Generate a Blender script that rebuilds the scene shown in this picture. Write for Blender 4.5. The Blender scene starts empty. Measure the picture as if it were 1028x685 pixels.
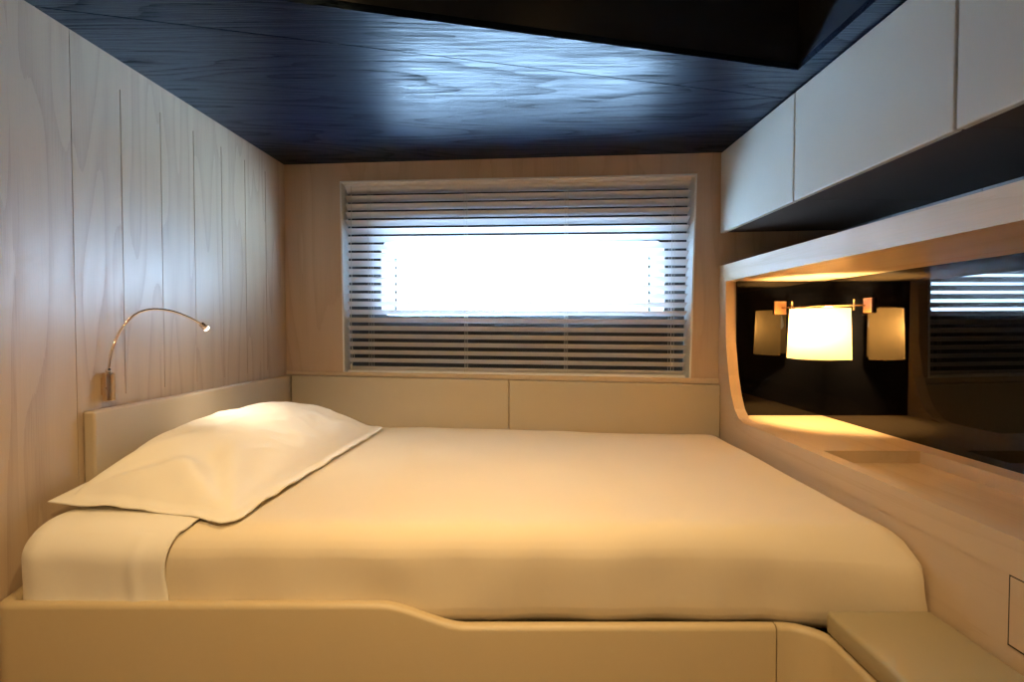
import bpy, math, random
from mathutils import Vector, noise
PI = math.pi
C = bpy.context.scene.collection
random.seed(4)

# ------------------------------------------------------------ camera, world, lights
ZC = 1.15                      # eye height above the cabin floor
sc = bpy.context.scene
cd = bpy.data.cameras.new('camera'); cam = bpy.data.objects.new('camera', cd); C.objects.link(cam)
cd.sensor_width = 36; cd.lens = 560 / 1028 * 36; cd.clip_start = 0.02
cam.location = (0, 0, ZC); cam.rotation_euler = (PI / 2 - 0.028, 0, 0)
sc.camera = cam
sc.view_settings.view_transform = 'Standard'
try: sc.view_settings.look = 'None'
except Exception: pass
sc.view_settings.exposure = 0.0
sc.view_settings.gamma = 1.0
sc.view_settings.use_curve_mapping = False

world = bpy.data.worlds.new('daylight'); sc.world = world; world.use_nodes = True
bg = world.node_tree.nodes['Background']
bg.inputs[0].default_value = (0.42, 0.68, 1.0, 1); bg.inputs[1].default_value = 82.0

def light(name, kind, loc, energy, col, **k):
    d = bpy.data.lights.new(name, kind); d.energy = energy; d.color = col
    for a, b in k.items(): setattr(d, a, b)
    o = bpy.data.objects.new(name, d); C.objects.link(o); o.location = loc
    return o
def aim(o, target):
    o.rotation_euler = (Vector(target) - o.location).to_track_quat('-Z', 'Y').to_euler()
WARM = (1.0, 0.67, 0.32)
DOWNLIGHTS = [((-0.42, 1.10), (-0.50, 1.62, 0.6), 62), ((0.30, 1.15), (0.30, 1.85, 0.6), 56), ((-0.15, -0.15), (-0.2, 0.85, 0.5), 135)]
RECESS_Z = 2.20
for (x, y), tg, e in DOWNLIGHTS:
    l = light('downlight_lamp', 'SPOT', (x, y, RECESS_Z - 0.03), e, WARM, spot_size=1.5 if y > 0.5 else 1.95, spot_blend=1.0, shadow_soft_size=0.05)
    aim(l, tg)

# ------------------------------------------------------------ small helpers
def V3(*a): return Vector(a)
def LW(y, off=0.0, z=0.0): return Vector((-1.29 + 0.0482 * y + off, y, z))      # port side wall
def BWy(x): return 2.70 - 0.1276 * x                                             # hull side wall
def ceil_z(x): return ZC + 0.8015 - 0.010 * x
XF = 0.955                                                                        # face of the starboard furniture
def ray_back(u, v, off=0.0):
    """point on the window wall plane (shifted outboard by off) seen at photo position u, v"""
    a = (u - 514) / 560; b = (342.5 - v) / 560; p = 0.028
    d = Vector((a, math.cos(p) + b * math.sin(p), b * math.cos(p) - math.sin(p)))
    t = (2.70 + off) / (d.y + 0.1276 * d.x)
    return Vector((0, 0, ZC)) + d * t

class MB:
    def __init__(s): s.v = []; s.f = []
    def add(s, vs, fs):
        o = len(s.v); s.v += [tuple(p) for p in vs]; s.f += [tuple(i + o for i in f) for f in fs]; return s
    def box(s, a, b):
        x0, y0, z0 = a; x1, y1, z1 = b
        vs = [(x0,y0,z0),(x1,y0,z0),(x1,y1,z0),(x0,y1,z0),(x0,y0,z1),(x1,y0,z1),(x1,y1,z1),(x0,y1,z1)]
        return s.add(vs, [(0,3,2,1),(4,5,6,7),(0,1,5,4),(1,2,6,5),(2,3,7,6),(3,0,4,7)])
    def hexa(s, bot, top):
        return s.add(list(bot) + list(top), [(0,3,2,1),(4,5,6,7),(0,1,5,4),(1,2,6,5),(2,3,7,6),(3,0,4,7)])
    def prism(s, pts, ext):
        """closed polygon of 3-D points extruded by vector ext"""
        n = len(pts); ext = Vector(ext)
        vs = [Vector(p) for p in pts] + [Vector(p) + ext for p in pts]
        return s.add(vs, [tuple(range(n - 1, -1, -1)), tuple(range(n, 2 * n))] + [(i, (i + 1) % n, n + (i + 1) % n, n + i) for i in range(n)])
    def tube(s, pts, r, seg=10, caps=True):
        pts = [Vector(p) for p in pts]; n = len(pts)
        rs = r if isinstance(r, (list, tuple)) else [r] * n
        vs = []; up = Vector((0, 0, 1)); prev = None
        for i, p in enumerate(pts):
            t = (pts[min(i + 1, n - 1)] - pts[max(i - 1, 0)]).normalized()
            if prev is None:
                a = t.cross(up)
                if a.length < 1e-3: a = t.cross(Vector((1, 0, 0)))
            else: a = prev - t * prev.dot(t)
            a.normalize(); prev = a; b = t.cross(a)
            for k in range(seg):
                an = 2 * PI * k / seg
                vs.append(p + (a * math.cos(an) + b * math.sin(an)) * rs[i])
        fs = []
        for i in range(n - 1):
            for k in range(seg):
                k2 = (k + 1) % seg
                fs.append((i * seg + k, i * seg + k2, (i + 1) * seg + k2, (i + 1) * seg + k))
        if caps: fs += [tuple(range(seg - 1, -1, -1)), tuple((n - 1) * seg + k for k in range(seg))]
        return s.add(vs, fs)
    def grid(s, fn, nu, nv):
        vs = [fn(i / nu, j / nv) for i in range(nu + 1) for j in range(nv + 1)]
        fs = [(i * (nv + 1) + j, (i + 1) * (nv + 1) + j, (i + 1) * (nv + 1) + j + 1, i * (nv + 1) + j + 1) for i in range(nu) for j in range(nv)]
        return s.add(vs, fs)

def obj(name, mb, m, parent=None, smooth=False, bevel=0, merge=0, seg=2, angle=0.6):
    import bmesh
    me = bpy.data.meshes.new(name); me.from_pydata(mb.v, [], mb.f)
    bm = bmesh.new(); bm.from_mesh(me)
    if merge: bmesh.ops.remove_doubles(bm, verts=bm.verts, dist=merge)
    bmesh.ops.recalc_face_normals(bm, faces=bm.faces); bm.to_mesh(me); bm.free()
    for mm in (m if isinstance(m, list) else [m]): me.materials.append(mm)
    o = bpy.data.objects.new(name, me); C.objects.link(o)
    if smooth:
        for p in me.polygons: p.use_smooth = True
    if bevel:
        b = o.modifiers.new('bevel', 'BEVEL'); b.width = bevel; b.segments = seg; b.limit_method = 'ANGLE'; b.angle_limit = angle
        for p in me.polygons: p.use_smooth = True
        w = o.modifiers.new('wn', 'WEIGHTED_NORMAL'); w.keep_sharp = True
    if parent is not None:
        o.parent = parent
        o.matrix_parent_inverse = parent.matrix_world.inverted() if False else __import__('mathutils').Matrix.Translation(-parent.location) if parent.type == 'EMPTY' else o.matrix_parent_inverse
    return o
def thing(name, label, cat, loc=(0, 0, 0), group=None):
    o = bpy.data.objects.new(name, None); C.objects.link(o); o.location = loc
    o.empty_display_size = 0.05
    o['label'] = label; o['category'] = cat
    if group: o['group'] = group
    return o
def tag(o, label, cat, group=None):
    o['label'] = label; o['category'] = cat
    if group: o['group'] = group
    return o
def struct(name, mb, m, label=None, parent=None, **k):
    o = obj(name, mb, m, parent, **k)
    if parent is None:
        o['kind'] = 'structure'
        if label: o['label'] = label
    return o

# ------------------------------------------------------------ materials
class NT:
    def __init__(s, name):
        s.m = bpy.data.materials.new(name); s.m.use_nodes = True; s.t = s.m.node_tree
        s.n = s.t.nodes; s.b = s.n['Principled BSDF']; s.out = s.n['Material Output']
    def node(s, typ, ins=None, **k):
        n = s.n.new(typ)
        for a, b in k.items(): setattr(n, a, b)
        for a, b in (ins or {}).items():
            if isinstance(b, bpy.types.NodeSocket): s.t.links.new(b, n.inputs[a])
            else: n.inputs[a].default_value = b
        return n
    def math(s, op, a, b=0.0, c=0.0):
        return s.node('ShaderNodeMath', {0: a, 1: b, 2: c}, operation=op).outputs[0]
    def mix(s, f, a, b):
        n = s.node('ShaderNodeMix', data_type='RGBA')
        for i, x in ((0, f), (6, a), (7, b)):
            if isinstance(x, bpy.types.NodeSocket): s.t.links.new(x, n.inputs[i])
            else: n.inputs[i].default_value = x
        return n.outputs[2]
    def set(s, **k):
        for a, b in k.items():
            i = s.b.inputs[a.replace('_', ' ')]
            if isinstance(b, bpy.types.NodeSocket): s.t.links.new(b, i)
            else: i.default_value = b
    def bump(s, h, dist, strength=1.0):
        n = s.node('ShaderNodeBump', {'Height': h, 'Distance': dist, 'Strength': strength})
        s.t.links.new(n.outputs[0], s.b.inputs['Normal'])
def rgba(c): return (c[0], c[1], c[2], 1)

def plain(name, col, rough=0.5, metal=0.0, spec=0.5, **k):
    t = NT(name); t.set(Base_Color=rgba(col), Roughness=rough, Metallic=metal, **{'Specular_IOR_Level': spec}); t.set(**k)
    return t.m

def wood(name, light_c, dark_c, stretch, rough=0.4, rings=9.0, depth=0.0006, line=(0.50, 0.85), plank=None, coat=0.0, nscale=1.0, fibre=0.5, spec=0.5, pw=0.3, warp=0.22, spec_cut=0.0):
    """flat-sawn oak: contour lines of a noise field drawn out along the grain; stretch = scale on each axis"""
    t = NT(name)
    tc = t.node('ShaderNodeTexCoord').outputs['Object']
    mp = t.node('ShaderNodeMapping', {'Vector': tc, 'Scale': stretch}).outputs[0]
    w = 0.0
    if plank:
        sep = t.node('ShaderNodeSeparateXYZ', {0: tc})
        q = t.math('FLOOR', t.math('DIVIDE', t.math('SUBTRACT', sep.outputs[1], plank[0]), plank[1]))
        w = t.math('MULTIPLY', q, 3.71)
    n1 = t.node('ShaderNodeTexNoise', {'Vector': mp, 'W': w, 'Scale': nscale, 'Detail': 1.2, 'Roughness': 0.45}, noise_dimensions='4D').outputs['Fac']
    fine = t.node('ShaderNodeMapping', {'Vector': tc, 'Scale': tuple(38 * s if s > 2 else 7 * s for s in stretch)}).outputs[0]
    n2 = t.node('ShaderNodeTexNoise', {'Vector': fine, 'Scale': 1.0, 'Detail': 3.0}).outputs['Fac']
    ph = t.math('FRACT', t.math('MULTIPLY_ADD', n1, rings, t.math('MULTIPLY', n2, warp)))
    ramp = t.node('ShaderNodeValToRGB', {0: ph})
    e = ramp.color_ramp.elements
    e[0].position = 0.0; e[0].color = (0.25, 0.25, 0.25, 1)
    e[1].position = 1.0; e[1].color = (1, 1, 1, 1)
    a = e.new(line[0]); a.color = (0.05, 0.05, 0.05, 1); b = e.new(line[1]); b.color = (0.45, 0.45, 0.45, 1)
    pores = t.node('ShaderNodeMapRange', {'Value': n2, 'From Min': 0.50, 'From Max': 0.72}).outputs[0]
    f = t.math('MULTIPLY', ramp.outputs[0], t.math('ADD', 1.0 - pw, t.math('MULTIPLY', pores, pw * 1.4)))
    f = t.math('ADD', f, t.math('MULTIPLY', pores, fibre * 0.35))
    f = t.math('MINIMUM', f, 1.0)
    t.set(Base_Color=t.mix(f, rgba(light_c), rgba(dark_c)), Roughness=t.math('MULTIPLY_ADD', f, 0.18, rough), Coat_Weight=coat, Coat_Roughness=0.25)
    t.set(**{'Specular_IOR_Level': t.math('MULTIPLY', spec, t.math('MULTIPLY_ADD', f, -spec_cut, 1.0))})
    t.bump(t.math('SUBTRACT', 1.0, f), depth)
    return t.m

def fabric(name, col, rough=0.9, sc_=900, col2=None, bump=0.0002, sheen=0.2, big=0.0):
    t = NT(name)
    tc = t.node('ShaderNodeTexCoord').outputs['Object']
    n = t.node('ShaderNodeTexNoise', {'Vector': tc, 'Scale': sc_, 'Detail': 2.0}).outputs['Fac']
    n2 = t.node('ShaderNodeTexNoise', {'Vector': tc, 'Scale': 5.0, 'Detail': 3.0}).outputs['Fac']
    c2 = col2 or tuple(x * 0.86 for x in col)
    f = t.math('ADD', t.math('MULTIPLY', n, 0.5), t.math('MULTIPLY', n2, 0.5))
    t.set(Base_Color=t.mix(f, rgba(col), rgba(c2)), Roughness=rough, Sheen_Weight=sheen)
    t.bump(t.math('ADD', n, t.math('MULTIPLY', n2, big)), bump)
    return t.m

M = {}
M['oak_wall'] = wood('pale oak planks', (0.50, 0.38, 0.26), (0.39, 0.285, 0.195), (5, 9, 1.0), 0.31, spec=0.8, rings=6, line=(0.35, 0.7), warp=0.10, plank=(1.737 - 0.182, 0.182), fibre=0.25, depth=0.0002)
M['oak_plain'] = wood('pale oak panel', (0.58, 0.42, 0.29), (0.50, 0.35, 0.23), (5, 5, 0.6), 0.38, rings=7, line=(0.35, 0.7), fibre=0.2, depth=0.0002)
M['oak_h'] = wood('pale oak trim', (0.60, 0.46, 0.31), (0.54, 0.40, 0.26), (5, 0.6, 7), 0.36, rings=4, fibre=0.15, depth=0.0001)
M['oak_top'] = wood('pale oak counter', (0.62, 0.46, 0.28), (0.56, 0.41, 0.24), (6, 0.6, 5), 0.32, rings=4, fibre=0.15, depth=0.0001)
M['dark_oak'] = wood('blue black stained oak', (0.0035, 0.0065, 0.015), (0.001, 0.002, 0.003), (0.75, 6.0, 6.0), 0.31, rings=13, fibre=0.9, depth=0.0012, line=(0.40, 0.8), spec=0.085, pw=0.5, warp=0.16, spec_cut=0.95)
M['dark_oak'].node_tree.nodes['Principled BSDF'].inputs['Specular Tint'].default_value = (0.50, 0.76, 1.0, 1)
M['dark_side'] = plain('dark stained recess', (0.016, 0.018, 0.024), 0.38)
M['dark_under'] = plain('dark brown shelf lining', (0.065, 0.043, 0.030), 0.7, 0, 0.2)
M['leather'] = fabric('pale beige leather', (0.64, 0.62, 0.55), 0.36, 700, bump=0.00015, sheen=0.0)
M['leather_warm'] = fabric('tan leather panel', (0.52, 0.41, 0.24), 0.42, 700, bump=0.00015, sheen=0.0)
M['leather_olive'] = fabric('olive beige leather', (0.40, 0.335, 0.205), 0.42, 700, bump=0.0002, sheen=0.0)
M['pad'] = fabric('padded beige leather', (0.52, 0.43, 0.30), 0.48, 500, bump=0.0002, sheen=0.0)
M['sheet'] = fabric('ivory cotton', (0.88, 0.83, 0.71), 0.85, 1500, sheen=0.15, bump=0.0002, big=1.0)
M['duvet'] = fabric('beige cotton', (0.78, 0.67, 0.48), 0.85, 1500, sheen=0.15, bump=0.0002, big=1.0)
M['black_glass'] = plain('polished black glass', (0.0012, 0.0012, 0.0015), 0.015, 0, 0.5, IOR=1.33)
M['black'] = plain('black joint', (0.006, 0.006, 0.007), 0.6)
M['liner'] = plain('dark hull lining', (0.010, 0.012, 0.016), 0.5)
M['white'] = plain('white satin paint', (0.78, 0.78, 0.76), 0.35)
M['slat'] = plain('white lacquered slat', (0.84, 0.81, 0.80), 0.3)
M['cord'] = plain('white cord', (0.62, 0.58, 0.52), 0.8)
M['brass'] = plain('warm polished nickel', (0.80, 0.65, 0.48), 0.2, 1.0)
M['dim_brass'] = plain('brushed bronze', (0.42, 0.26, 0.17), 0.4, 1.0)  # brass of the sconce plates, their dimness far from light put into the colour
M['chrome'] = plain('polished chrome', (0.80, 0.72, 0.62), 0.12, 1.0)
M['gap'] = plain('shadow gap', (0.05, 0.04, 0.03), 0.9)
M['floor'] = wood('cabin floor oak', (0.30, 0.20, 0.12), (0.14, 0.09, 0.05), (6, 0.5, 6), 0.45)
t = NT('clear window glass'); t.set(Base_Color=(1, 1, 1, 1), Roughness=0.0, Transmission_Weight=1.0, IOR=1.02); M['glass'] = t.m
t = NT('glowing fabric shade')
t.set(Base_Color=(0.30, 0.20, 0.09, 1), Roughness=0.9, Emission_Color=(1.0, 0.50, 0.12, 1), Emission_Strength=2.2)
tr = t.node('ShaderNodeBsdfTranslucent', {'Color': (0.42, 0.30, 0.15, 1)})
mx = t.node('ShaderNodeMixShader', {0: 0.6, 1: t.b.outputs[0], 2: tr.outputs[0]}); t.t.links.new(mx.outputs[0], t.out.inputs[0]); M['shade'] = t.m
t = NT('lit led lens'); t.set(Base_Color=(1, 1, 1, 1), Emission_Color=(1.0, 0.86, 0.66, 1), Emission_Strength=60.0); M['led'] = t.m
t = NT('downlight lens'); t.set(Base_Color=(1, 1, 1, 1), Emission_Color=(1.0, 0.62, 0.28, 1), Emission_Strength=8.0); M['dl'] = t.m

# ------------------------------------------------------------ room shell
Y0 = -0.95; XR = 1.47; ZT = 2.30
struct('floor', MB().box((-1.45, Y0 - 0.1, -0.04), (XR + 0.1, 3.1, 0.0)), M['floor'])

# left wall: plain near board, then a sheet of planks with V grooves between two margins
mb = MB(); G = 0.0036; gd = 0.007
def lw_strip(mb, y0, y1, z0, z1, off=0.0):
    p = [LW(y0, off), LW(y1, off)]
    mb.hexa([(p[0].x - 0.05 - off, y0, z0), (p[0].x, y0, z0), (p[1].x, y1, z0), (p[1].x - 0.05 - off, y1, z0)],
            [(p[0].x - 0.05 - off, y0, z1), (p[0].x, y0, z1), (p[1].x, y1, z1), (p[1].x - 0.05 - off, y1, z1)])
lw_strip(mb, Y0 - 0.05, 1.552, 0, ZT)
ys = [1.5545] + [1.737 + 0.182 * i for i in range(6)] + [2.88]
zg0, zg1 = ZC - 0.213, ZC + 0.725
lw_strip(mb, 1.5545, 2.88, 0, zg0); lw_strip(mb, 1.5545, 2.88, zg1, ZT)
for i in range(len(ys) - 1):
    lw_strip(mb, ys[i] + (G / 2 if i else 0), ys[i + 1] - G / 2, zg0, zg1)
lw_strip(mb, Y0 - 0.05, 2.88, 0, ZT, -gd)
struct('wall_left', mb, M['oak_wall'], 'pale oak plank wall with narrow vertical grooves behind the reading lamp')

# window wall with opening
W = [ray_back(342, 183), ray_back(699, 175.5), ray_back(692.5, 381), ray_back(345.5, 375)]   # TL TR BR BL
def bw(x, z, off=0.0): return Vector((x, BWy(x) + off, z))
mb = MB()
outer = [bw(-1.33, ZT), bw(1.6, ZT), bw(1.6, 0), bw(-1.33, 0)]
nrm = Vector((0.0, 0.085, 0))
vs = outer + W + [p + nrm for p in outer] + [p + nrm for p in W]
fs = []
for k in range(4):
    k2 = (k + 1) % 4
    fs += [(k, k2, 4 + k2, 4 + k), (8 + k, 12 + k, 12 + k2, 8 + k2), (4 + k, 4 + k2, 12 + k2, 12 + k), (k, 8 + k, 8 + k2, k2)]
mb.add(vs, fs)
struct('wall_back', mb, M['oak_plain'], 'pale oak wall around the window with the blind')
# thin wooden ledge under the window, above the pads
def zpad(x): return ZC - 0.252 - 0.0095 * (x + 1.15)
mb = MB()
mb.hexa([bw(-1.15, zpad(-1.15) + 0.002, -0.012), bw(XF, zpad(XF) + 0.002, -0.012), bw(XF, zpad(XF) + 0.002, 0.002), bw(-1.15, zpad(-1.15) + 0.002, 0.002)],
        [bw(-1.15, zpad(-1.15) + 0.020, -0.012), bw(XF, zpad(XF) + 0.026, -0.012), bw(XF, zpad(XF) + 0.026, 0.002), bw(-1.15, zpad(-1.15) + 0.020, 0.002)])
struct('trim_1', mb, M['oak_h'], 'narrow oak ledge under the window', bevel=0.002)

# ceiling: boards meet at a seam, and a raised recess opens towards the camera
def cz(x, dz=0): return ceil_z(x) + dz
def cpoly(mb, pts, dz0=0.0, th=0.02):
    n = len(pts)
    vs = [(x, y, cz(x, dz0)) for x, y in pts] + [(x, y, cz(x, dz0 + th)) for x, y in pts]
    mb.add(vs, [tuple(range(n)), tuple(range(2 * n - 1, n - 1, -1))] + [((i + 1) % n, i, n + i, n + (i + 1) % n) for i in range(n)])
RX1 = 0.888; RX0 = -1.02
def edge_y(x): return 1.755 + 0.236 * (x - 0.888)
def seam_y(x): return 1.875 + 0.241 * (x - 0.556)
mb = MB()
cpoly(mb, [(-1.36, seam_y(-1.36) + 0.002), (1.55, seam_y(1.55) + 0.002), (1.55, 2.9), (-1.36, 2.95)])
cpoly(mb, [(-1.40, edge_y(-1.40)), (RX1, edge_y(RX1)), (1.55, edge_y(1.55)), (1.55, seam_y(1.55) - 0.002), (-1.40, seam_y(-1.40) - 0.002)])
cpoly(mb, [(RX1, Y0 - 0.05), (1.55, Y0 - 0.05), (1.55, edge_y(1.55)), (RX1, edge_y(RX1))])
cpoly(mb, [(-1.45, Y0 - 0.05), (RX0, Y0 - 0.05), (RX0, edge_y(RX0)), (-1.40, edge_y(-1.40))])
cpoly(mb, [(RX0, Y0 - 0.05), (RX1, Y0 - 0.05), (RX1, -0.5), (RX0, -0.5)])
struct('ceiling', mb, M['dark_oak'], 'blue black stained oak ceiling above the bed')
mb = MB()
T = 0.02
loop = [(RX0, -0.5), (RX1, -0.5), (RX1, edge_y(RX1)), (RX0, edge_y(RX0))]
outl = [(RX0 - T, -0.5 - T), (RX1 + T, -0.5 - T), (RX1 + T, edge_y(RX1) + T), (RX0 - T, edge_y(RX0) + T)]
for k in range(4):
    a, b = loop[k], loop[(k + 1) % 4]; c, d = outl[(k + 1) % 4], outl[k]
    q = [a, b, c, d]
    mb.hexa([(x, y, cz(x, 0.0205)) for x, y in q], [(x, y, RECESS_Z) for x, y in q])
mb.box((-1.45, Y0 - 0.05, RECESS_Z), (1.6, 3.0, RECESS_Z + 0.03))
struct('ceiling_recess', mb, M['dark_side'], 'dark raised recess in the ceiling')
for (x, y), tg, e in DOWNLIGHTS:
    dl = thing('downlight', 'round recessed downlight in the dark ceiling recess, ' + ('above the pillow' if x < -0.4 else 'above the foot of the bed' if x > 0.1 else 'the one nearest the cabin entrance'), 'light', (x, y, RECESS_Z), 'recessed downlights')
    obj('trim_ring', MB().tube([(x, y, RECESS_Z), (x, y, RECESS_Z - 0.008)], 0.045, 24), M['chrome'], dl)
    obj('lens', MB().tube([(x, y, RECESS_Z - 0.008), (x, y, RECESS_Z - 0.010)], 0.030, 24), M['dl'], dl)

struct('wall_rear', MB().box((-1.45, Y0 - 0.05, 0), (XR + 0.1, Y0, ZT)), M['oak_plain'])
struct('wall_right', MB().box((XR, Y0, 0), (XR + 0.05, 2.75, ZT)), M['oak_plain'])

# ------------------------------------------------------------ window behind the blind
def lerp(a, b, t): return a + (b - a) * t
def rrect(u0, v0, u1, v1, r, off, taper=0.0, n=6):
    pts = []
    for cx, cy, a0 in ((u1 - r, v0 + r, -90), (u1 - r, v1 - r, 0), (u0 + r, v1 - r, 90), (u0 + r, v0 + r, 180)):
        for k in range(n + 1):
            an = math.radians(a0 + 90 * k / n)
            pts.append(ray_back(cx + r * math.cos(an), cy + r * math.sin(an), off))
    return pts
win = thing('window_1', 'hull window behind the blind', 'window', tuple(ray_back(520, 380, 0.1)))
del win['category']; win['kind'] = 'structure'
# white reveal lining the opening
mb = MB()
th = 0.004
inn = [W[0] + V3(th, 0, -th), W[1] + V3(-th, 0, -th), W[2] + V3(-th, 0, th), W[3] + V3(th, 0, th)]
A_ = [p + V3(0, -0.004, 0) for p in [W[0] + V3(-th, 0, th), W[1] + V3(th, 0, th), W[2] + V3(th, 0, -th), W[3] + V3(-th, 0, -th)]]
vs = inn + [p + V3(0, 0.10, 0) for p in inn] + [p - V3(0, 0.004, 0) for p in inn] + A_
for k in range(4):
    k2 = (k + 1) % 4
    mb.add([inn[k] - V3(0, .004, 0), inn[k2] - V3(0, .004, 0), inn[k2] + V3(0, .1, 0), inn[k] + V3(0, .1, 0)], [(0, 1, 2, 3)])
    mb.add([inn[k] - V3(0, .004, 0), inn[k2] - V3(0, .004, 0), A_[k2], A_[k]], [(0, 1, 2, 3)])
    mb.add([A_[k], A_[k2], A_[k2] + V3(0, .006, 0), A_[k] + V3(0, .006, 0)], [(0, 1, 2, 3)])
obj('reveal', mb, M['white'], win)
# dark lining with the port, splayed white tunnel, gasket, glass
LO = 0.105; TO = 0.27
hole = rrect(383, 242, 667, 317, 9, LO)
gl = rrect(396.5, 255, 652.5, 316.3, 5, TO)
gi = rrect(398.8, 255.4, 650.2, 314.5, 4, TO)
N = len(hole)
mb = MB()
HC = [ray_back(700, 150, LO), ray_back(700, 400, LO), ray_back(330, 400, LO), ray_back(330, 150, LO)]   # corners in the order of rrect
q_ = N // 4
for k in range(4):
    arcp = hole[k * q_:(k + 1) * q_]; nxt = hole[((k + 1) * q_) % N]
    for i in range(q_ - 1): mb.add([arcp[i], arcp[i + 1], HC[k]], [(0, 1, 2)])
    mb.add([arcp[-1], nxt, HC[(k + 1) % 4], HC[k]], [(0, 1, 2, 3)])
obj('hull_lining', mb, M['liner'], win)
mb = MB(); mb.add(hole + gl, [(i, (i + 1) % N, N + (i + 1) % N, N + i) for i in range(N)])
obj('port_tunnel', mb, plain('grey white moulding', (0.45, 0.46, 0.47), 0.4), win, smooth=True)
mb = MB()
f_ = [p + V3(0, -0.006, 0) for p in gl]; g_ = [p + V3(0, -0.006, 0) for p in gi]
mb.add(f_ + g_ + gi, [(i, (i + 1) % N, N + (i + 1) % N, N + i) for i in range(N)] + [(N + i, N + (i + 1) % N, 2 * N + (i + 1) % N, 2 * N + i) for i in range(N)])
obj('gasket', mb, M['black'], win)
mb = MB(); mb.add(gl, [tuple(range(N))])
obj('pane', mb, M['glass'], win)
# daylight portal just outside the pane
p = light('daylight_portal', 'AREA', (sum((q for q in gl), Vector()) / N + V3(0, 0.02, 0)), 1, (1, 1, 1), shape='RECTANGLE', size=1.5, size_y=0.42)
p.rotation_euler = (-PI / 2, 0, math.atan(-0.1276)); p.data.cycles.is_portal = True

# ------------------------------------------------------------ venetian blind
bl = thing('venetian_blind', 'white venetian blind with tilted slats covering the window', 'blind', tuple((W[2] + W[3]) / 2))
OFF = 0.048; SW = 0.050; TILT = math.radians(27)
pitch = 0.0411
ztopL, ztopR = W[0].z - 0.006, W[1].z - 0.006
zbotL, zbotR = W[3].z + 0.004, W[2].z + 0.004
def edgeL(z): return lerp(W[3].x, W[0].x, (z - W[3].z) / (W[0].z - W[3].z)) + 0.012
def edgeR(z): return lerp(W[2].x, W[1].x, (z - W[2].z) / (W[1].z - W[2].z)) - 0.012
NS = 23
for i in range(NS):
    f = (i + 0.5) / NS
    zl = lerp(zbotL + 0.020, ztopL - 0.028, i / (NS - 1)); zr = lerp(zbotR + 0.020, ztopR - 0.028, i / (NS - 1))
    xl, xr = edgeL(zl), edgeR(zr)
    mb = MB(); K = 6; vs = []
    for (x, z) in ((xl, zl), (xr, zr)):
        for side in (0, 1):
            for k in range(K + 1):
                q = k / K - 0.5
                cr = 0.0022 * (1 - 4 * q * q)            # gentle crown
                n_ = cr + side * 0.0012
                dy = q * SW * math.cos(TILT) + n_ * math.sin(TILT)
                dz = -q * SW * math.sin(TILT) + n_ * math.cos(TILT)
                vs.append(bw(x, z + dz, OFF + dy))
    H = 2 * (K + 1)
    fs = []
    for k in range(K):
        fs += [(k, k + 1, H + k + 1, H + k), (K + 1 + k, H + K + 1 + k, H + K + 2 + k, K + 2 + k)]
        for b_ in (0, H): fs.append((b_ + k, b_ + k + 1, b_ + K + 2 + k, b_ + K + 1 + k))
    fs += [(0, H, H + K + 1, K + 1), (K, 2 * K + 1, H + 2 * K + 1, H + K)]
    mb.add(vs, fs)
    obj('slat', mb, M['slat'], bl, smooth=False)
mb = MB()
def rail(z_l, z_r, h, d0, d1):
    xl, xr = edgeL(z_l), edgeR(z_r)
    mb.hexa([bw(xl, z_l, OFF + d0), bw(xr, z_r, OFF + d0), bw(xr, z_r, OFF + d1), bw(xl, z_l, OFF + d1)],
            [bw(xl, z_l + h, OFF + d0), bw(xr, z_r + h, OFF + d0), bw(xr, z_r + h, OFF + d1), bw(xl, z_l + h, OFF + d1)])
rail(ztopL - 0.012, ztopR - 0.012, 0.014, -0.022, 0.022); obj('headrail', mb, M['slat'], bl, bevel=0.002)
mb = MB(); rail(zbotL, zbotR, 0.012, -0.024, 0.024); obj('bottom_rail', mb, M['slat'], bl, bevel=0.002)
for u in (371.5, 467.5, 568.5, 675):
    for dx in (-0.006, 0.006):
        a = ray_back(u, 190, OFF); b = ray_back(u + (520 - u) * 0.012, 374, OFF)
        mb = MB()
        for dd in (-0.0235, 0.0235):
            mb.tube([a + V3(dx, dd, -0.0), b + V3(dx, dd, 0)], 0.0008, 5)
        obj('ladder_cord', mb, M['cord'], bl)
a = ray_back(352.3, 187, 0.016); b = ray_back(353, 366, 0.016)
pts = [lerp(a, b, k / 12) + V3(0.002 * math.sin(k * 1.3), 0, 0) for k in range(13)]
mb = MB().tube(pts, 0.0016, 6)
mb.tube([b + V3(0, 0, .10), b + V3(.012, 0, .06), b + V3(.014, 0, .03), b + V3(0.002, 0, 0)], 0.0012, 6)
cordo = obj('pull_cord', mb, M['cord'], bl)
obj('tassel', MB().tube([b + V3(0, 0, 0.006), b + V3(0, 0, 0), b + V3(0, 0, -0.022), b + V3(0, 0, -0.026)], [0.002, 0.005, 0.007, 0.004], 10), M['cord'], cordo, smooth=True)

# ------------------------------------------------------------ starboard furniture
XM = 1.385; YE = 2.485                     # planes of the two black glass panels
SOF = ZC + 0.197; FT = ZC + 0.272; CT = ZC - 0.403; CL = ZC - 0.478
YN = Y0 + 0.002
YB = BWy(XF) - 0.003
def face(pts, x0=XF, dx=0.045):
    return MB().prism([(x0, y, z) for y, z in pts], (dx, 0, 0))
unit = thing('wall_niche', 'pale oak built-in wall niche with black glass back holding the lit sconce', 'niche', (XF, 1.2, CL))
curve = [(2.500, SOF), (2.487, ZC - 0.08), (2.455, ZC - 0.22), (2.420, ZC - 0.305), (2.385, ZC - 0.360), (2.34, ZC - 0.392), (2.29, CT)]
pts = [(YB, FT), (YB, CL), (YN, CL), (YN, CT)] + curve[::-1] + [(YN, SOF), (YN, FT)]
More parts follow.
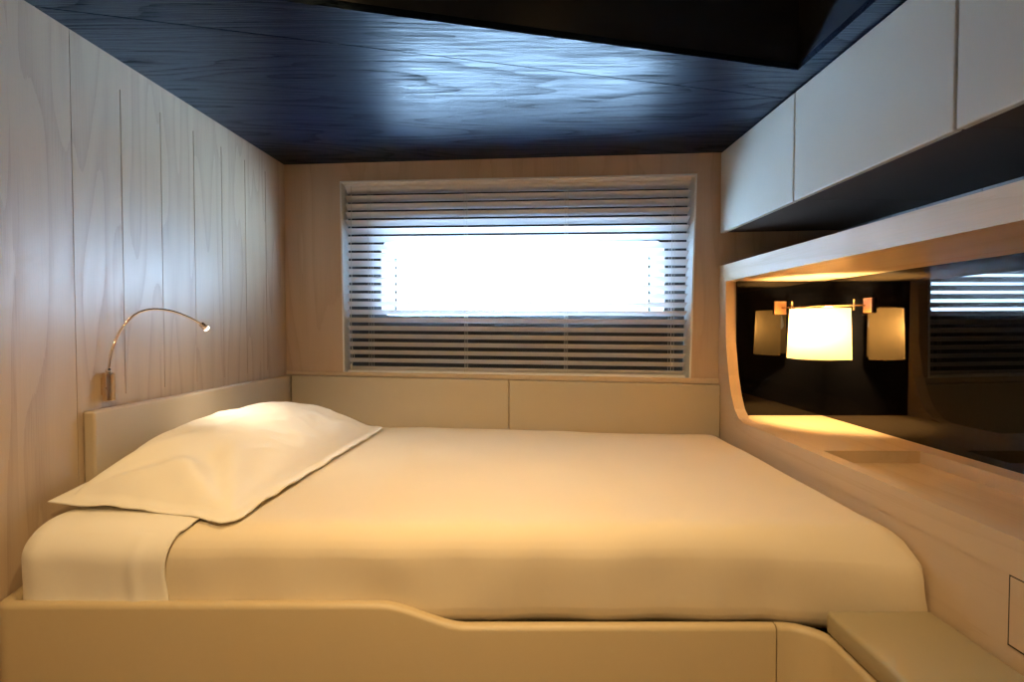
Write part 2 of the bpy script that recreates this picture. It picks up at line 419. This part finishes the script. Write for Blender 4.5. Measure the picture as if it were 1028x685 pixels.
# concave C outline split into three prisms
mb = MB()
mb.prism([(XF, y, z) for y, z in [(YB, FT), (YN, FT), (YN, SOF), (2.5, SOF), (YB, SOF)]], (0.045, 0, 0))
obj('fascia', mb, M['oak_h'], unit)
mb = MB()
for (ya, za), (yb, zb) in zip(curve, curve[1:]):
    mb.prism([(XF, ya, za), (XF, yb, zb), (XF, YB, zb), (XF, YB, za)], (0.045, 0, 0))
mb.prism([(XF, YB, CT), (XF, 2.29, CT), (XF, YN, CT), (XF, YN, CL), (XF, YB, CL)], (0.045, 0, 0))
obj('surround', mb, M['oak_h'], unit, merge=0.0001)
mb = MB().box((1.0, YN, SOF), (XM + 0.06, 2.514, SOF + 0.02)); obj('soffit', mb, M['oak_top'], unit)
mb = MB().prism([(1.0001, 2.29, CT), (1.0001, YE, CT), (1.0001, YE, SOF)] + [(1.0001, y, z) for y, z in curve[1:-1]], (0.002, 0, 0))
mb = MB().box((1.0005, YE, CT), (XM, YE + 0.012, SOF)); obj('end_glass_panel', mb, M['black_glass'], unit)
mb = MB().box((XM, YN, CT - 0.01), (XM + 0.012, YE, SOF)); obj('back_glass_panel', mb, M['black_glass'], unit)
# counter with a sunken tray
TY0, TY1, TX0, TX1, TD = 0.55, 1.782, 1.0, 1.312, 0.040
mb = MB()
mb.box((TX0, TY1, CT - 0.06), (XM, YE, CT)); mb.box((TX1, TY0, CT - 0.06), (XM, TY1, CT))
mb.box((TX0, YN, CT - 0.06), (XM, TY0, CT)); mb.box((TX0, TY0, CT - 0.06), (TX1, TY1, CT - TD))
obj('counter', mb, M['oak_top'], unit)
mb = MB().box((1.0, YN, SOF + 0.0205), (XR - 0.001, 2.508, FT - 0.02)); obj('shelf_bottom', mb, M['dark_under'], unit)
mb = MB().box((XR - 0.012, YN, FT - 0.02), (XR - 0.001, 2.508, ZC + 0.425))
for k in range(16): mb.box((XR - 0.014, 0.2 + k * 0.14, FT - 0.02), (XR - 0.012, 0.205 + k * 0.14, ZC + 0.425))
obj('shelf_back', mb, plain('grey shelf lining', (0.20, 0.21, 0.22), 0.6), unit)

low = thing('base_cabinet', 'pale oak base cabinet below the niche, right of the bed', 'cabinet', (XF, 1.2, 0))
obj('body', MB().hexa([(XF + 0.003, YN, 0), (XM, YN, 0), (XM, BWy(XM) - .004, 0), (XF + 0.003, YB, 0)], [(XF + 0.003, YN, CL - .001), (XM, YN, CL - .001), (XM, BWy(XM) - .004, CL - .001), (XF + 0.003, YB, CL - .001)]), M['oak_h'], low)
dr = obj('drawer', MB().box((XF - 0.001, 0.42, ZC - 0.612), (XF + 0.0025, 1.055, CL - 0.003)), M['oak_h'], low, bevel=0.0006)
obj('drawer_gap', MB().box((XF + 0.0005, 0.416, ZC - 0.616), (XF + 0.0032, 1.059, CL - 0.0005)), M['gap'], low)

# overhead cabinets: one unit per door
CB = ZC + 0.425
doors = [(1.908, YB - 0.002, 'far overhead cabinet with pale leather door beside the window wall'),
         (1.218, 1.904, 'middle overhead cabinet with wide pale leather door above the sconce'),
         (0.528, 1.214, 'near overhead cabinet with pale leather door at the right edge of the photo')]
for y0, y1, lab in doors:
    cb = thing('overhead_cabinet', lab, 'cabinet', (XF, (y0 + y1) / 2, CB), 'overhead cabinets')
    ye = min(y1 + 0.001, BWy(XR) - 0.004); zc_ = ceil_z(XR) - 0.001
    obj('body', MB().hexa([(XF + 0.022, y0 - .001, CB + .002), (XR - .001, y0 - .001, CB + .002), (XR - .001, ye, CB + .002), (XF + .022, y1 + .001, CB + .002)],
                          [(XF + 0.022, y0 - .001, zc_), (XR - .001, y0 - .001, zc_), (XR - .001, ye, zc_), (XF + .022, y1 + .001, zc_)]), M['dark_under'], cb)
    zt = ceil_z(XF) - 0.004
    obj('door', MB().box((XF, y0 + 0.0012, CB - 0.004), (XF + 0.021, y1 - 0.0012, zt)), M['leather'], cb, bevel=0.004, seg=3)
    
# corner wall sconce: bar bridging the two glass panels, half-round shade
R1, R2 = 0.119, 0.127; SH = 0.208; zt = ZC + 0.070
def wall_sconce(P1, P2, label, watts, corner, sag=1.02):
    """a bar between two mount plates, with a half-round fabric shade hanging from it"""
    sco = thing('wall_sconce', label, 'sconce', tuple((P1 + P2) / 2))
    cdir = (P2 - P1).normalized(); nd = V3(cdir.y, -cdir.x, 0).normalized()
    if nd.x > 0: nd = -nd
    mid = (P1 + P2) / 2
    if corner:
        obj('mount_plate', MB().box((P1.x - 0.027, YE - 0.010, P1.z - 0.030), (P1.x + 0.027, YE, P1.z + 0.028)), M['dim_brass'], sco, bevel=0.002)
        obj('mount_plate', MB().box((XM - 0.010, P2.y - 0.027, P1.z - 0.030), (XM, P2.y + 0.027, P1.z + 0.028)), M['dim_brass'], sco, bevel=0.002)
    else:
        for q in (P1, P2): obj('mount_plate', MB().box((q.x - 0.006, q.y - 0.027, q.z - 0.030), (XM, q.y + 0.027, q.z + 0.028)), M['dim_brass'], sco, bevel=0.002)
    obj('bar', MB().tube([P1 + cdir * 0.012, P2 - cdir * 0.012], 0.0042, 12), M['brass'], sco, smooth=True)
    def shade_pt(i, j, dr=0):
        an = PI * i; R = lerp(R2, R1, j) + dr; q = mid + cdir * (-math.cos(an) * R) + nd * (math.sin(an) * R * sag)
        return V3(q.x, q.y, lerp(zt - SH, zt, j))
    mb = MB().grid(lambda i, j: shade_pt(i, j), 40, 6)
    sh = obj('shade', mb, M['shade'], sco, smooth=True)
    for j in (0.0, 1.0):
        obj('shade_rim', MB().tube([shade_pt(k / 40, j, 0.0008) for k in range(41)], 0.0016, 6), M['brass'], sh, smooth=True)
    for sgn in (-1, 1):
        q = mid + cdir * (sgn * 0.130)
        obj('post', MB().tube([q + V3(0, 0, -0.018), q + V3(0, 0, 0.026)], 0.0045, 12), M['brass'], sco, smooth=True)
    obj('arm', MB().tube([mid + V3(0, 0, -0.002), mid + nd * 0.112 + V3(0, 0, -0.006)], 0.003, 8), M['brass'], sco, smooth=True)
    bc = mid + nd * 0.018 + V3(0, 0, -0.07)
    obj('bulb', MB().tube([bc + V3(0, 0, z) for z in (.05, .045, .03, .01, -.01, -.025, -.03)], [.006, .012, .013, .018, .02, .012, .002], 14), M['dl'], sco, smooth=True)
    light('sconce_lamp', 'POINT', mid + nd * 0.072 + V3(0, 0, -0.085), watts, (1.0, 0.62, 0.25), shadow_soft_size=0.03)
wall_sconce(V3(1.190, YE, ZC + 0.078), V3(XM, 2.162, ZC + 0.078), 'lit corner sconce with cream half round shade on a metal bar', 30.0, True)

# ------------------------------------------------------------ headboard pads
mb = MB()
ya, yb_ = 1.568, 2.812
def padbox(q0, q1, q2, q3, z0, zt0, zt1):
    return MB().hexa([(q0[0], q0[1], z0), (q1[0], q1[1], z0), (q2[0], q2[1], z0), (q3[0], q3[1], z0)],
                     [(q0[0], q0[1], zt0), (q1[0], q1[1], zt1), (q2[0], q2[1], zt1), (q3[0], q3[1], zt0)])
a, b, c_, d_ = LW(ya, 0.001), LW(2.842, 0.001), LW(2.842, 0.036), LW(ya, 0.036)
o = obj('headboard_pad', padbox(d_, c_, b, a, ZC - 0.62, ZC - 0.243, ZC - 0.250), M['pad'], bevel=0.008, seg=3)
tag(o, 'beige leather headboard pad on the left plank wall behind the pillow', 'headboard', 'low leather pads around the bed')
for xa, xb, lab in ((-1.113, -0.016, 'low beige leather pad under the left half of the window'), (-0.013, XF - 0.002, 'low beige leather pad under the right half of the window')):
    q = [bw(xa, 0, -0.036), bw(xb, 0, -0.036), bw(xb, 0, -0.001), bw(xa, 0, -0.001)]
    o = obj('wall_pad', padbox(*q, ZC - 0.62, zpad(xa), zpad(xb)), M['pad'], bevel=0.006, seg=3)
    tag(o, lab, 'pad', 'low leather pads around the bed')

# ------------------------------------------------------------ bed
YF = 1.282
bed = thing('bed_frame', 'tan leather bed surround with a stepped rounded rim', 'bed', (0, YF, 0))
def arc(cx, cy, r, a0, a1, n=8): return [(cx + r * math.cos(math.radians(a0 + (a1 - a0) * k / n)), cy + r * math.sin(math.radians(a0 + (a1 - a0) * k / n))) for k in range(n + 1)]
path = [(-1.210, 1.60), (-1.214, 1.50), (-1.219, 1.42)] + arc(-1.177, YF + 0.045, 0.045, 180, 270, 8)
n_left = len(path)
path += [(x, YF) for x in (-0.9, -0.6, -0.40, -0.315, -0.29, -0.265, -0.24, -0.20, -0.165, -0.14, -0.115, -0.08, 0.1, 0.3, 0.5, 0.6165)]
cut = len(path) - 1
path2 = [(0.6195, YF)] + arc(0.63, YF - 0.08, 0.08, 83, 0, 8)[:] + [(0.71, 1.1), (0.71, 0.8), (0.71, 0.35)]
def ztop(x, y):
    if y > YF + 0.09: return ZC - 0.652 + 0.045 * min(1, (y - YF - 0.09) / 0.12)
    if x < -0.30: return ZC - 0.652
    if x < -0.12:
        k = (x + 0.30) / 0.18; k = k * k * (3 - 2 * k) * 0.55 + k * 0.45
        return ZC - 0.652 - 0.052 * k
    return ZC - 0.704
def sweep(path, th, flip=1):
    mb = MB(); vs = []; n = len(path); prof = []
    prof = [(0, None, 0), (0, 'm', 0.012), (0.003, 't', 0.004), (0.010, 't', 0), (th - 0.010, 't', 0), (th - 0.003, 't', 0.004), (th, 'm', 0.012), (th, None, 0)]
    for i, (x, y) in enumerate(path):
        a = Vector(path[max(i - 1, 0)]); b = Vector(path[min(i + 1, n - 1)]); t_ = (b - a).normalized()
        inn_ = Vector((-t_.y, t_.x)) * flip; zt_ = ztop(x, y)
        for d, k, dz in prof:
            z = 0.0 if k is None else zt_ - dz
            vs.append((x + inn_.x * d, y + inn_.y * d, z))
    K = len(prof)
    fs = [(i * K + k, (i + 1) * K + k, (i + 1) * K + k + 1, i * K + k + 1) for i in range(n - 1) for k in range(K - 1)]
    fs += [tuple(range(K)), tuple((n - 1) * K + k for k in range(K))]
    return mb.add(vs, fs)
o = obj('front_panel', sweep(path, 0.034), M['leather_warm'], bed, smooth=True)
o.data.set_sharp_from_angle(angle=0.9)
o = obj('corner_panel', sweep(path2, 0.034), M['leather_warm'], bed, smooth=True); o.data.set_sharp_from_angle(angle=0.9)
obj('base', MB().hexa([(-1.17, 1.36, 0.1), (0.95, 1.36, 0.1), (0.95, 2.53, 0.1), (-1.13, 2.79, 0.1)], [(-1.17, 1.36, ZC - 0.76), (0.95, 1.36, ZC - 0.76), (0.95, 2.53, ZC - 0.76), (-1.13, 2.79, ZC - 0.76)]), M['dark_under'], bed)

# bench beside the bed
be = thing('bench_seat', 'olive leather bench seat at the foot of the bed, lower right', 'bench', (0.84, 0.8, 0))
obj('base', MB().box((0.748, 0.36, 0), (XF - 0.004, 1.252, ZC - 0.703)), M['leather_warm'], be)
def rounded(p, lo, hi, r):
    q = Vector([min(max(p[i], lo[i] + r), hi[i] - r) for i in range(3)]); d = Vector(p) - q
    return q + d.normalized() * r if d.length > 1e-9 else Vector(p)
def rbox(lo, hi, r, step, warp=None, patches=None):
    mb = MB()
    def ax(a, b):
        n = max(2, round((b - a) / step)); base = [a + (b - a) * k / n for k in range(n + 1)]
        ex = [a + r * f for f in (0.15, .35, .6, .85)] + [b - r * f for f in (0.15, .35, .6, .85)]
        return sorted(set([round(v, 5) for v in base + ex]))
    xs, ys_, zs = ax(lo[0], hi[0]), ax(lo[1], hi[1]), ax(lo[2], hi[2])
    def patch(A, B, fn):
        vs = []
        for a in A:
            for b in B:
                q = rounded(fn(a, b), lo, hi, r); vs.append(warp(q) if warp else q)
        m_ = len(B); mb.add(vs, [(i * m_ + j, (i + 1) * m_ + j, (i + 1) * m_ + j + 1, i * m_ + j + 1) for i in range(len(A) - 1) for j in range(m_ - 1)])
    patch(xs, ys_, lambda a, b: (a, b, hi[2])); patch(xs, ys_, lambda a, b: (a, b, lo[2]))
    patch(xs, zs, lambda a, b: (a, lo[1], b)); patch(xs, zs, lambda a, b: (a, hi[1], b))
    patch(ys_, zs, lambda a, b: (lo[0], a, b)); patch(ys_, zs, lambda a, b: (hi[0], a, b))
    return mb
obj('cushion', rbox((0.716, 0.36, ZC - 0.702), (XF - 0.001, 1.256, ZC - 0.650), 0.010, 0.03), M['leather_olive'], be, smooth=True, merge=0.0002)

# duvet: a soft rounded body tucked into the surround
DT = ZC - 0.492; DB = ZC - 0.74; DL, DR, DF = -1.208, XF - 0.003, 1.318
DBK = 2.56
def soft(q, amp=1.0):
    x, y, z = q
    k = (y - DF) / (DBK - DF)
    yy = DF + (y - DF) * ((BWy(x) - 0.040 - DF) / (DBK - DF))
    if x < -1.0: x = x + 0.0482 * (yy - DF) * min(1, (-1.0 - x) / 0.2)
    top = min(1, max(0, (z - (DT - 0.09)) / 0.09)); top = top * top * (3 - 2 * top)
    n = noise.noise(Vector((x * 2.2, yy * 2.6, 0.3))) * 0.007 + noise.noise(Vector((x * 6, yy * 5, 1.7))) * 0.003
    z2 = z + top * (n + 0.004) * amp
    side = 1 - top
    low = min(1, max(0, (DT - z) / 0.16)); low = low * low * (3 - 2 * low) * 0.6 + low * 0.4
    yy2 = yy
    if y < DF + 0.12:      # front drop: gentle gathers, tucked in at the rim
        g = noise.noise(Vector((x * 7, z * 6, 5.1))) * 0.008 + noise.noise(Vector((x * 18, z * 5, 2.1))) * 0.003
        yy2 = yy + side * g - 0.004 * math.sin(low * PI * 0.8)
        fl = min(1, low * 2.2) ** 0.8 * 0.7 + 0.3 * low
        if x > 0.6: yy2 -= 0.062 * min(1, (x - 0.6) / 0.3) * fl; x = min(DR, x + 0.045 * fl * min(1, (x - 0.6) / 0.3)) - 0.010 * abs(noise.noise(Vector((z * 14, y * 9, 7.7)))) * low
    return Vector((x, yy2, z2))
o = obj('duvet', rbox((DL + 0.01, DF, DB), (DR, DBK, DT), 0.072, 0.022, soft), M['duvet'], smooth=True, merge=0.0003)
tag(o, 'smooth beige duvet spread over the bed up to the right-hand wall', 'duvet')

# ivory sheet turned down over the head end
def hem(zf, yk):          # x of the turned-down edge: zf 0..1 on the front drop from rim to top, yk on the top
    return -0.818 + 0.005 * math.sin(zf * 7) + 0.10 * max(0, yk) ** 0.6 * 1.0 + 0.03 * max(0, zf - 0.6)
SHo = 0.009
lo = (DL + 0.01 - SHo, DF - SHo, DB); hi = (DR, DBK, DT + SHo)
mb = MB(); rr = 0.072 + SHo
def spt(p): return soft(rounded(p, lo, hi, rr))
NX = 40
zs = [DB + (hi[2] - DB) * k / 26 for k in range(27)]
yks = [(k / 50) ** 1.6 for k in range(51)]
def srow(i, y, z, hx):
    s = i / NX
    s = s if True else s
    return (lerp(lo[0], hx, s), y, z)
vs = []
rows = [('f', z) for z in zs[:-1]] + [('t', k) for k in yks]
for kind, v in rows:
    for i in range(NX + 1):
        if kind == 'f':
            zf = (v - DB) / (hi[2] - DB); h = hem(zf, 0); p = srow(i, lo[1], v, h)
        else:
            h = hem(1, v * 2.2 if v < 0.45 else 1); p = srow(i, lerp(lo[1], DBK, v), hi[2], h)
        q = spt(p)
        wr = noise.noise(Vector((p[0] * 9, p[1] * 6 + 4, p[2] * 9))) * 0.004
        # a soft pleat beside the hem on the front drop
        if kind == 'f': q.y -= 0.006 * math.exp(-((p[0] - h + 0.075) / 0.016) ** 2) + wr * 0.6
        else: q.z += abs(wr) * 0.5
        vs.append(q)
nn = NX + 1
mb.add(vs, [(r * nn + i, (r + 1) * nn + i, (r + 1) * nn + i + 1, r * nn + i + 1) for r in range(len(rows) - 1) for i in range(NX)])
vs = []
for yk in yks:
    for z in zs: vs.append(spt((lo[0], lerp(lo[1], DBK, yk), z)))
mb.add(vs, [(r * 27 + i, (r + 1) * 27 + i, (r + 1) * 27 + i + 1, r * 27 + i + 1) for r in range(50) for i in range(26)])
o = obj('top_sheet', mb, M['sheet'], smooth=True, merge=0.0003)
s_ = o.modifiers.new('solid', 'SOLIDIFY'); s_.thickness = 0.003; s_.offset = 0
tag(o, 'ivory cotton sheet turned down over the head end of the bed', 'sheet')

# pillow: long soft pillow with a flat stitched border, resting against the pad
PA, PB, PC, PD = V3(-1.185, 1.405, 0), V3(-0.672, 1.335, 0), V3(-0.585, 2.575, 0), V3(-1.075, 2.66, 0)
def pillow_pt(s, t, top):
    e = lambda a: 4 * a * (1 - a)
    p = (PA * (1 - s) + PB * s) * (1 - t) + (PD * (1 - s) + PC * s) * t
    # edges pulled in between the corners
    kc = max(0, abs(s - 0.5) - 0.42) / 0.08 * max(0, abs(t - 0.5) - 0.465) / 0.035 * (1 if s > 0.5 else 0.15)
    p += ((PA + PB + PC + PD) / 4 - p).normalized() * 0.030 * kc
    p += (PB - PA) * ((0.5 - s) * 0.05 * e(t)) + (PD - PA) * ((0.5 - t) * 0.045 * e(s))
    a = min(max((s - 0.06) / 0.87, 0), 1); b = min(max((t - 0.032) / 0.936, 0), 1)
    fa = (math.sin(PI * a ** 0.72)) ** 0.56 if 0 < a < 1 else 0
    fb = (math.sin(PI * b)) ** 0.42 if 0 < b < 1 else 0
    puff = fa * fb
    base = DT + 0.025 + 0.055 * (1 - s) ** 2 * (0.35 + 0.65 * min(1, t * 4))
    w = 0.0
    for (cs, ct, ph) in ((1, 0, 0.0), (0, 0, 2.0), (1, 1, 4.0)):
        dx, dy = (s - cs) * 0.5, (t - ct) * 1.2; r = math.hypot(dx, dy); an = math.atan2(dy, dx)
        w += 0.017 * math.sin(an * 12 + ph + r * 5) * math.exp(-((r - 0.22) / 0.13) ** 2)
    w += noise.noise(Vector((s * 4 + t * 1.5, t * 7, 3.3))) * 0.007 * (1 + s) + (0.5 - abs(noise.noise(Vector((s * 6 + t * 4, t * 12 - s * 5, 8.3))))) * 0.011 - 0.004
    flutter = 0.006 * noise.noise(Vector((s * 7, t * 16, 0.5))) * (1 - min(1, puff * 3))
    if top: z = base + 0.148 * puff + w * min(1, puff * 1.5) + flutter
    else: z = base - 0.004 - 0.006 * puff + flutter
    if t < 0.14: z -= 0.010 * (1 - t / 0.14) ** 2 * min(1, max(0, (s - 0.35) / 0.5))     # the near corner sinks over the rounded mattress edge
    if s > 0.9: z -= 0.008 * min(1, (s - .9) / .1) * e(t)
    return V3(p.x, p.y, z)
NU, NV = 70, 120
ss = lambda a: a
mb = MB().grid(lambda i, j: pillow_pt(ss(i), ss(j), True), NU, NV)
mb.grid(lambda i, j: pillow_pt(ss(i), ss(j), False), NU, NV)
rim = [(0, j / NV) for j in range(NV + 1)] + [(i / NU, 1) for i in range(1, NU + 1)] + [(1, 1 - j / NV) for j in range(1, NV + 1)] + [(1 - i / NU, 0) for i in range(1, NU)]
L_ = len(rim)
mb.add([pillow_pt(s, t, True) for s, t in rim] + [pillow_pt(s, t, False) for s, t in rim], [(k, (k + 1) % L_, L_ + (k + 1) % L_, L_ + k) for k in range(L_)])
o = obj('pillow', mb, M['sheet'], smooth=True, merge=0.0002)
tag(o, 'long ivory pillow with flat border lying against the left pad', 'pillow')

# ------------------------------------------------------------ reading lamp
bx = LW(1.645, 0.019, ZC)
rl = thing('reading_lamp', 'slim gooseneck reading lamp with lit head on the left plank wall', 'lamp', (bx.x, bx.y, ZC - 0.225))
obj('base', MB().tube([(bx.x, bx.y, ZC - 0.222), (bx.x, bx.y, ZC - 0.220), (bx.x, bx.y, ZC - 0.142), (bx.x, bx.y, ZC - 0.140)], [0.0145, 0.016, 0.016, 0.0145], 28), M['brass'], rl, smooth=True).data.set_sharp_from_angle(angle=0.5)
obj('wall_plate', MB().box((bx.x - 0.0185, bx.y - 0.008, ZC - 0.205), (bx.x - 0.012, bx.y + 0.008, ZC - 0.155)), M['brass'], rl)
obj('switch', MB().tube([(bx.x + 0.012 * 0, bx.y - 0.015, ZC - 0.185), (bx.x, bx.y - 0.0185, ZC - 0.185)], 0.004, 12), M['chrome'], rl)
obj('joint', MB().tube([(bx.x, bx.y, ZC - 0.142 + z) for z in (0, .004, .009, .014, .017)], [.004, .0075, .0085, .006, .002], 14), M['chrome'], rl, smooth=True)
hd = V3(-1.045, 1.905, ZC - 0.012)
def ray_pt(u, v, y):
    return V3((u - 514) / 560 * y, y, ZC + y * ((342.5 - v) / 560 - 0.028))
ctrl = [V3(bx.x, bx.y, ZC - 0.128), ray_pt(112, 352, 1.655), ray_pt(121, 332, 1.68), ray_pt(135, 316.5, 1.72), ray_pt(152, 310.8, 1.765), ray_pt(172, 312.5, 1.81), ray_pt(190, 319, 1.855), ray_pt(202, 325.5, 1.89)]
def catmull(P, n=8):
    out = []; Q = [P[0] * 2 - P[1]] + P + [P[-1] * 2 - P[-2]]
    for i in range(1, len(Q) - 2):
        for k in range(n):
            t = k / n; a, b, c2, d = Q[i - 1], Q[i], Q[i + 1], Q[i + 2]
            out.append(0.5 * ((2 * b) + (c2 - a) * t + (2 * a - 5 * b + 4 * c2 - d) * t * t + (3 * b - a - 3 * c2 + d) * t ** 3))
    return out + [P[-1]]
nk = catmull(ctrl, 10)
obj('gooseneck', MB().tube(nk, [0.0036 + 0.0003 * (k % 2) for k in range(len(nk))], 12), M['brass'], rl, smooth=True)
e = ctrl[-1]; hdir = (V3(0.35, 0.55, -0.55)).normalized()
h2 = obj('lamp_head', MB().tube([e - hdir * 0.004, e, e + hdir * 0.020, e + hdir * 0.022], [0.004, 0.0085, 0.010, 0.009], 20), M['brass'], rl, smooth=True)
obj('lens', MB().tube([e + hdir * 0.022, e + hdir * 0.026, e + hdir * 0.028], [0.009, 0.008, 0.002], 20), M['led'], h2, smooth=True)
l = light('reading_lamp_led', 'SPOT', e + hdir * 0.032, 7.0, (1.0, 0.84, 0.64), spot_size=2.0, spot_blend=0.8, shadow_soft_size=0.01)
aim(l, (-0.85, 2.1, 0.7))
